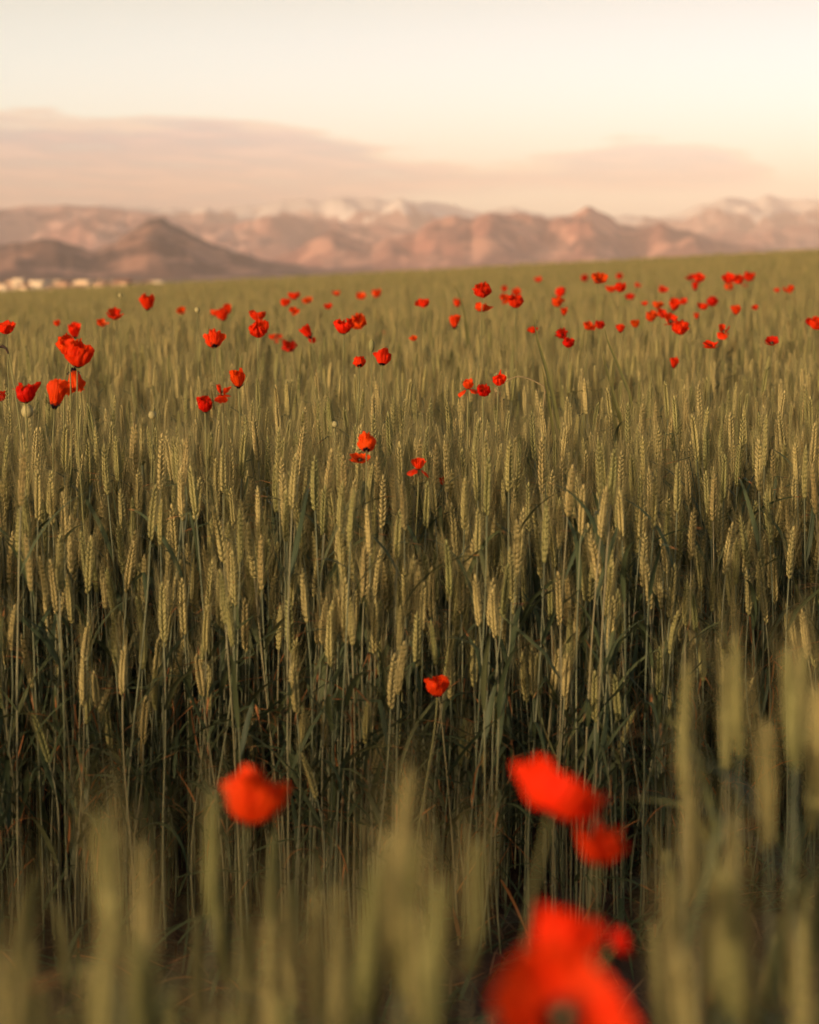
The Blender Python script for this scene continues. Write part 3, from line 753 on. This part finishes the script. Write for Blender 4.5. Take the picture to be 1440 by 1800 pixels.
src = bpy.data.collections.new('wheat_sources')       # sources of the uncounted mass only
variants = []                                          # near kinds: (height, ear mesh, stem mesh, leaf meshes)
HCLASS = [0.86, 0.76, 0.65, 0.54, 0.44]
NV_ = 5
pr = random.Random(21)
def joined(parts, name):
    j = MB(); j.join(parts['ear']); j.join(parts['stem']); nb = len(j.f)
    ms = list(parts['ear'].m) + [2 + k for k in parts['stem'].m]
    for lf in parts['leaves']:
        j.join(lf); ms += [4] * len(lf.f)
    j.m = ms
    o = bpy.data.objects.new(name, j.mesh(name, [M_EAR, M_AWN, M_STEM, M_KNOT, M_LEAF])); src.objects.link(o)
k = 0
for H in HCLASS:
    for i in range(NV_):
        P = build_plant(pr, H * pr.uniform(.97, 1.03), 2)
        variants.append((H, P['ear'].mesh('ear', [M_EAR, M_AWN]), P['stem'].mesh('stem', [M_STEM, M_KNOT]), [l.mesh('leaf', [M_LEAF]) for l in P['leaves']]))
        joined(P, 'wheat_kind_%03d' % k); k += 1
FAR0 = k
for i in range(8):
    P = build_plant(pr, 0.86 * pr.uniform(.95, 1.05), 1); joined(P, 'wheat_kind_%03d' % k); k += 1

def front(x):
    return 4.28 + 0.42 * sstep(x, 0.30, 0.62) + 0.05 * math.sin(x * 9)
pts = []      # x, y, kind index, rotz, tiltx, tilty, scale
def put(x, y, H, scale=1.0, far=False, rz=None, tilt=0.026):
    if far: ki = FAR0 + rng.randrange(8); scale *= H / 0.86
    else:
        hc = min(range(len(HCLASS)), key=lambda q: abs(HCLASS[q] - H)); ki = hc * NV_ + rng.randrange(NV_)
        scale *= min(1.12, max(0.88, H / HCLASS[hc]))
    pts.append((x, y, ki, rng.uniform(0, 2 * math.pi) if rz is None else rz, rng.gauss(0, tilt), rng.gauss(0, tilt), scale))
def half(y): return 0.172 * y * 1.12 + 2.2
# the standing crop beyond the bare track
y = 4.2
def fill(y0, y1, dens, far):
    a = 0.0; n_tot = int(dens * (y1 - y0) * (half(y0) + half(y1)))
    for _ in range(n_tot):
        while True:
            yy = rng.uniform(y0, y1)
            if rng.random() < half(yy) / half(y1): break
        x = rng.uniform(-half(yy), half(yy))
        f0 = front(x)
        if yy < f0: continue
        dd = yy - f0
        patch = 0.04 * mnoise.noise(Vector((x * 1.3, yy * 1.3, 4)))
        if dd < 0.9:
            t = dd / 0.9
            mean = 0.635 + 0.18 * min(1, t * 1.2); sd = 0.13 - 0.065 * t
            H = rng.gauss(mean, sd)
        else:
            H = rng.gauss(0.81, 0.065)
        H = min(0.93, max(0.40, H + patch))
        put(x, yy, H, 1.0, far)
fill(4.2, 6.0, 480, False)
fill(6.0, 12.0, 320, False)
fill(12.0, 22.0, 200, False)
fill(22.0, 64.0, 120, True)
# the strip of crop on the near side of the track: the ears seen in the photograph, tip by tip
near_tips = [(325, 1319, 10), (180, 1405, 4), (232, 1490, 0), (283, 1445, -3), (512, 1456, 6), (600, 1500, -2), (662, 1330, 3), (697, 1369, 0), (731, 1425, 2), (644, 1444, -2), (894, 1460, 0), (930, 1500, 3),
             (456, 1612, 0), (512, 1590, 3), (650, 1700, 2), (600, 1731, -4), (400, 1690, 2), (20, 1625, 8), (-12, 1580, 2), (100, 1690, -2), (150, 1580, 4), (250, 1560, 0), (330, 1540, 3), (560, 1560, -3), (700, 1560, 1), (740, 1600, 2), (545, 1490, 4),
             (1262, 1120, -2), (1318, 1098, 5), (1236, 1165, 1), (1385, 1085, 2), (1418, 1090, 4), (1445, 1135, 3), (1352, 1160, 2), (1366, 1250, 1), (1318, 1290, -8), (1412, 1180, 5), (1295, 1410, -4), (1386, 1495, 6), (1245, 1530, 0), (1275, 1560, 2), (1330, 1580, -3), (1430, 1610, 3), (1200, 1760, 2), (1250, 1690, 1),
             (1460, 1300, 4), (1475, 1200, 2)]
fg = []
for tx, ty, lean in near_tips:
    Htip = 0.87 + rng.uniform(-.03, .05)
    if tx > 1150 and ty < 1400: Htip = 0.92
    Yd = (CAM_H - Htip) / ((ty - HORIZON) / F)
    Yd = max(1.0, min(2.6, Yd)); p = at(tx, ty, Yd)
    fg.append((p.x, Yd, max(.5, p.z), lean))
for _ in range(260):       # more of the strip, ears lower in the photograph
    Yd = rng.uniform(1.15, 2.3); px = rng.choice((rng.uniform(-60, 820), rng.uniform(-60, 700), rng.uniform(1190, 1500)))
    fg.append(((px - 720) / F * Yd, Yd, rng.uniform(0.50, 0.79) - max(0, Yd - 1.5) * .12, rng.gauss(0, 3)))
for x, yy, H, lean in fg:
    hc = min(range(len(HCLASS)), key=lambda q: abs(HCLASS[q] - H))
    ki = hc * NV_ + rng.randrange(NV_)
    pts.append((x - math.tan(R(-lean)) * 0 , yy, ki, rng.uniform(0, 6.28), rng.gauss(0, .02), R(lean * 0.35), H / HCLASS[hc]))
# crop beside and behind the photographer, out of the picture: it shades the lower stems
for _ in range(6500):
    x, yy = rng.uniform(-6.5, 3.5), rng.uniform(-6.0, 2.35)
    if abs(x) < 0.45 and -0.9 < yy < 1.0: continue
    if yy > 0.5 and abs(x) < 0.172 * yy * 1.15 + 0.10: continue
    put(x, yy, min(0.93, rng.gauss(0.83, 0.05)), 1.0, yy < -1.5 or x < -3)

def tip_px(p):
    x, yy, ki, rz, tx_, ty_, s = p
    H = HCLASS[ki // NV_] if ki < FAR0 else 0.86
    return project(x, yy, gz(x, yy) + H * s)
heroes, mass = [], []
def covers(p):
    x, yy = p[0], p[1]
    if yy < 1.0: return False
    px, py = tip_px(p)
    if yy < 3.0: return any(bY < 3.0 and yy < bY + .02 and abs(px - bx) < br * .85 + 25 and py < by + br + 120 for bx, by, br, bY, hid in BLOOMS)
    for bx, by, br, bY, hid in BLOOMS:
        if yy < bY + 0.03 and abs(px - bx) < br * 0.9 + 40 / yy and py < by + br * 0.75 + 3:
            return rng.random() < (0.45 if hid else 0.95)
    return False
pts = [p for p in pts if not covers(p)]
cand = []
for i, p in enumerate(pts):
    if p[1] > 1.0:
        px, py = tip_px(p)
        if -25 < px < 1465 and 400 < py < 1850 and p[2] < FAR0: cand.append((p[1], i))
cand.sort(); hero_ids = {i for _, i in cand[:300]}
n_hero = 0
for i, p in enumerate(pts):
    if i not in hero_ids: mass.append(p); continue
    x, yy, ki, rz, tx_, ty_, s = p
    H, em, sm, lms = variants[ki]
    root = empty('wheat_plant', (x, yy, gz(x, yy) - 0.01)); root.rotation_euler = (tx_, ty_, rz); root.scale = (s * .86, s * .86, s) if yy < 3.0 else (s, s, s)
    if yy < 3.0:
        side = 'western' if x < 0.1 else 'eastern'
        lab = 'blurred near wheat plant in the strip below the poppies' if x < 0.2 else 'blurred near wheat plant in the strip beside the bare track'
        grp = 'near wheat on this side of the track' if x < 0.2 else 'near wheat beside the bare soil'
    else:
        tall = H * s > 0.72
        lab = ('tall sharp wheat plant with gold green ear at the front of the standing crop' if tall else 'short sharp wheat plant with its ear low among bare stems at the crop edge')
        grp = 'tall wheat at the crop edge' if tall else 'short wheat at the crop edge'
    tag(root, lab, 'wheat plant', grp)
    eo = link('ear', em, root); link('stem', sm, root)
    if yy < 3.0: eo.color = (0.74, 0.80, 0.80, 1)  # shade over the near strip, painted into the ear colour
    for l in lms: link('leaf', l, root)
    n_hero += 1

# the rest of the crop, which nobody could count: one object that scatters the plants over points
def scatter(name, rows, collection, label, cat):
    me = bpy.data.meshes.new(name)
    A = np.array(rows, dtype=np.float64)
    me.vertices.add(len(A))
    co = np.stack([A[:, 0], A[:, 1], np.array([gz(a, b) - 0.01 for a, b in A[:, :2]])], 1)
    me.vertices.foreach_set('co', co.ravel())
    a = me.attributes.new('kind_index', 'INT', 'POINT'); a.data.foreach_set('value', A[:, 2].astype(np.int32))
    a = me.attributes.new('turn', 'FLOAT_VECTOR', 'POINT'); a.data.foreach_set('vector', np.stack([A[:, 4], A[:, 5], A[:, 3]], 1).astype(np.float32).ravel())
    a = me.attributes.new('size', 'FLOAT', 'POINT'); a.data.foreach_set('value', A[:, 6].astype(np.float32))
    o = link(name, me)
    ng = bpy.data.node_groups.new(name, 'GeometryNodeTree')
    ng.interface.new_socket('Geometry', in_out='INPUT', socket_type='NodeSocketGeometry')
    ng.interface.new_socket('Geometry', in_out='OUTPUT', socket_type='NodeSocketGeometry')
    gi = ng.nodes.new('NodeGroupInput'); go = ng.nodes.new('NodeGroupOutput')
    ci = ng.nodes.new('GeometryNodeCollectionInfo'); ci.inputs['Collection'].default_value = collection
    ci.inputs['Separate Children'].default_value = True; ci.inputs['Reset Children'].default_value = True
    iop = ng.nodes.new('GeometryNodeInstanceOnPoints'); iop.inputs['Pick Instance'].default_value = True
    def attr(nm, t):
        q = ng.nodes.new('GeometryNodeInputNamedAttribute'); q.data_type = t; q.inputs['Name'].default_value = nm
        return next(s for s in q.outputs if s.enabled and s.name == 'Attribute')
    e2r = ng.nodes.new('FunctionNodeEulerToRotation')
    ng.links.new(attr('turn', 'FLOAT_VECTOR'), e2r.inputs[0])
    ng.links.new(gi.outputs[0], iop.inputs['Points']); ng.links.new(ci.outputs[0], iop.inputs['Instance'])
    ng.links.new(attr('kind_index', 'INT'), iop.inputs['Instance Index'])
    ng.links.new(e2r.outputs[0], iop.inputs['Rotation']); ng.links.new(attr('size', 'FLOAT'), iop.inputs['Scale'])
    ng.links.new(iop.outputs[0], go.inputs[0])
    md = o.modifiers.new('scatter', 'NODES'); md.node_group = ng
    return tag(o, label, cat, kind='stuff')
scatter('wheat_crop', mass, src, 'dense gold green wheat crop filling the field up to its ridge', 'wheat')
print('heroes', n_hero, 'mass', len(mass))

# dry straw and fallen leaves on the bare track
def make_straw():
    mb = MB(); r = random.Random(3)
    for _ in range(2400):
        yy = r.uniform(2.2, 6.0); x = r.uniform(-1.2, 1.3)
        z = gz(x, yy) + r.uniform(0.0, 0.02); a = r.uniform(0, 6.28); l = r.uniform(.03, .14); e = r.gauss(0.15, .35)
        d = Vector((math.cos(a) * math.cos(e), math.sin(a) * math.cos(e), abs(math.sin(e)))); sd = Vector((-math.sin(a), math.cos(a), 0))
        p0 = Vector((x, yy, z)); w = r.uniform(.001, .0028)
        mb.ribbon([p0, p0 + d * l * .5 + Vector((0, 0, .01)), p0 + d * l], sd, [w, w, w * .4], .3)
    tag(link('straw', mb.mesh('straw', [M_STRAW])), 'dry brown straw and fallen leaves on the soil between stems', 'straw', kind='stuff')
make_straw()
# low tangle of loose blades between the stems at the crop edge and along the track
def make_undergrowth():
    mb = MB(); r = random.Random(12)
    for _ in range(3200):
        x = r.uniform(-2.4, 2.4); f0 = front(x); t = r.random()
        if t < .72: yy = f0 + r.uniform(0, .8); zt = r.uniform(0.0, .34)
        else:
            yy = f0 - r.uniform(0, .5) if x < .3 else f0 - r.uniform(0, .12); zt = r.uniform(0, .05)
        a = r.uniform(0, 6.28); l = r.uniform(.08, .22); e = r.uniform(-.2, 1.2); w = r.uniform(.0018, .0045)
        d = Vector((math.cos(a) * math.cos(e), math.sin(a) * math.cos(e), math.sin(e))); sd = Vector((-math.sin(a), math.cos(a), .4 * r.uniform(-1, 1)))
        p = Vector((x, yy, gz(x, yy) + zt)); path = [p.copy()]; bend_ = r.uniform(.2, 1.6)
        for i in range(5):
            d = (d + Vector((0, 0, -bend_ * .22))).normalized(); p = p + d * l / 5
            p.z = max(p.z, gz(x, yy) + .004); path.append(p.copy())
        mb.ribbon(path, sd, [w * .6, w, w, w * .8, w * .5, w * .08], .25, 0, -0.2 if r.random() < .10 else r.uniform(.75, 1.0))
    tag(link('loose_blades', mb.mesh('loose_blades', [M_LEAF])), 'low tangle of dark green and dry blades between the stem feet', 'leaves', kind='stuff')
make_undergrowth()

# buds, pods, straw and wild grass between the ears
def small(name, px, py, Y, label, cat):
    p = at(px, py, Y); g = gz(p.x, Y); root = empty(name, (p.x, Y, g)); tag(root, label, cat); return root, Vector((0, 0, p.z - g))
root, h = small('poppy_bud', 653, 607, 6.3, 'closed green poppy bud upright beside a round red poppy', 'poppy bud')
link('stem', stem_mesh(Vector((.02, 0, -.02)), h - Vector((0, 0, .017)), Vector((0, 0, 1)), .0017, .0011, True), root)
mb = MB(); mb.pod(h - Vector((0, 0, .018)), Vector((0.05, 0, 1)).normalized(), Vector((1, 0, 0)), .034, .0078, .0078, 10, 0, ((0, .3), (.12, .75), (.4, 1), (.7, .9), (.9, .5), (1, .1)))
link('bud', mb.mesh('bud', [M_PSTEM]), root)
for px, py, Y, sz, lab in ((48, 724, 4.9, .0125, 'round pale seed pod below a dark crumpled poppy'), (347, 545, 7.5, .0085, 'small dark seed pod on a tall bare stem near twin poppies'),
                           (589, 746, 5.2, .0065, 'little pale seed pod among ears above the round middle poppy'), (268, 730, 5.2, .0085, 'pale seed pod on a slanting stem under an orange funnel poppy'),
                           (212, 520, 9.0, .008, 'thin dark seed pod on a lone stem under the town')):
    root, h = small('seed_pod', px, py, Y, lab, 'seed pod')
    link('stem', stem_mesh(Vector((por.uniform(-.06, .06), 0, -.02)), h - Vector((0, 0, sz)), Vector((0, 0, 1)), .0018, .0011), root)
    mb = MB(); mb.pod(h - Vector((0, 0, sz)), Vector((0, 0, 1)), Vector((1, 0, 0)), sz * 2, sz, sz, 12, 0, ((0, .25), (.1, .6), (.3, .93), (.55, 1), (.8, .85), (.92, .6), (.94, .8), (1, .7)))
    link('pod', mb.mesh('pod', [M_POD]), root)
# withered poppy with curled black head at the picture edge
root, h = small('withered_poppy', 15, 622, 4.7, 'withered poppy with curled black head on a long yellow stem', 'poppy')
link('stem', stem_mesh(Vector((.05, 0, -.02)), h, Vector((-.2, 0, 1)).normalized(), .0022, .0015, True), root)
mb = MB(); mb.tube([h, h + Vector((-.004, 0, .010)), h + Vector((-.011, 0, .015)), h + Vector((-.021, 0, .012)), h + Vector((-.028, 0, .004))], [.0016, .0024, .0030, .0026, .0010], 6)
for a in range(5): mb.ribbon([h + Vector((-.014, 0, .014)), h + Vector((-.018 - .004 * a, .004 * (a - 2), .012)), h + Vector((-.022 - .003 * a, .006 * (a - 2), .002 - .003 * a))], Vector((0, 1, .2)), [.002, .003, .001])
link('head', mb.mesh('withered_head', [M_DEAD]), root)
# broken straw arching over the crop
Yb = 6.0
root, h = small('bent_straw', 930, 684, Yb, 'broken dry straw arched over the ears beside a small poppy', 'straw')
def rel(px, py, dy=0.0): return at(px, py, Yb + dy) - root.location
mb = MB(); mb.tube([rel(952, 760), rel(958, 690), rel(956, 679), rel(940, 670), rel(922, 663), rel(908, 662), rel(893, 668), rel(880, 678), rel(868, 684)], [.0016] * 4 + [.0015] * 3 + [.0012, .001], 6)
mb.tube([rel(952, 760), rel(948, 900), Vector((0.02, 0.05, -.02))], [.0022, .0024, .0026], 6)
link('stalk', mb.mesh('bent_stalk', [M_DRY]), root)
mb = MB()
for q in range(14):
    mb.tube([rel(870, 683), rel(874 + q * .8 - 4, 690), rel(872 + (q - 7) * 1.6, 704 + q % 5 * 3, por.uniform(-.02, .02))], [.0008, .0006, .0003], 4)
link('head', mb.mesh('dry_tuft', [M_DRY]), root)
# tall wild grass
def grass(px0, blades, Y, label):
    p = at(px0, 900, Y); g = gz(p.x, Y); root = empty('wild_grass', (p.x, Y, g)); tag(root, label, 'grass')
    for pts_, w in blades:
        q = [at(a, b, Y) - root.location for a, b in pts_]
        b0 = Vector((q[0].x * .4, 0, -.02))
        path = [b0] + q; n = len(path)
        fine = []
        for i in range(n - 1):
            for t in (0, .33, .66): fine.append(path[i].lerp(path[i + 1], t))
        fine.append(path[-1]); m = len(fine)
        mb = MB(); mb.ribbon(fine, Vector((.85, .5, 0)), [w * max(.06, 1 - (i / (m - 1)) ** 3) for i in range(m)], .3)
        link('blade', mb.mesh('grass_blade', [M_GRASS]), root)
grass(1105, [([(1120, 760), (1105, 690), (1085, 640), (1068, 600), (1062, 575)], .0055), ([(1100, 760), (1080, 700), (1066, 650), (1058, 615)], .005), ([(1096, 760), (1075, 690), (1062, 684), (1030, 685), (1000, 694)], .0065), ([(1088, 770), (1078, 735), (1076, 690), (1080, 640)], .006)], 6.6, 'dark clump of tall wild grass leaning out of the crop')
grass(968, [([(985, 770), (972, 700), (960, 650), (945, 600), (938, 560)], .007), ([(975, 780), (962, 690), (952, 640)], .0055)], 6.4, 'thin pale wild grass blades rising beside the bent straw')
grass(822, [([(822, 600), (816, 550), (806, 515), (797, 498)], .006), ([(826, 620), (820, 570), (816, 545)], .005)], 10.5, 'slim dark grass blade sticking up under the ridge by a small poppy')
grass(1260, [([(1262, 1560), (1248, 1430), (1225, 1330), (1190, 1275), (1160, 1258)], .005), ([(1255, 1600), (1240, 1480), (1215, 1420), (1150, 1408), (1090, 1405)], .006)], 2.5, 'broad blurred leaf blades arching out over the track')
pr2 = random.Random(8)

# ------------------------------------------------------------------ the hazy evening air
HAZE = True
if HAZE:
    mb = MB(); box(mb, -9000, 9000, -60, 12200, -16.0, 420)
    m = bpy.data.materials.new('haze_air'); m.use_nodes = True; nt = m.node_tree; nt.nodes.clear()
    o_ = nt.nodes.new('ShaderNodeOutputMaterial'); v_ = nt.nodes.new('ShaderNodeVolumePrincipled')
    v_.inputs['Color'].default_value = (1.0, 0.84, 0.80, 1); v_.inputs['Density'].default_value = 1.1e-4; v_.inputs['Anisotropy'].default_value = -0.3
    nt.links.new(v_.outputs[0], o_.inputs['Volume'])
    tag(link('haze', mb.mesh('haze', [m], False)), 'warm evening haze in front of the far mountains', 'haze', kind='stuff')
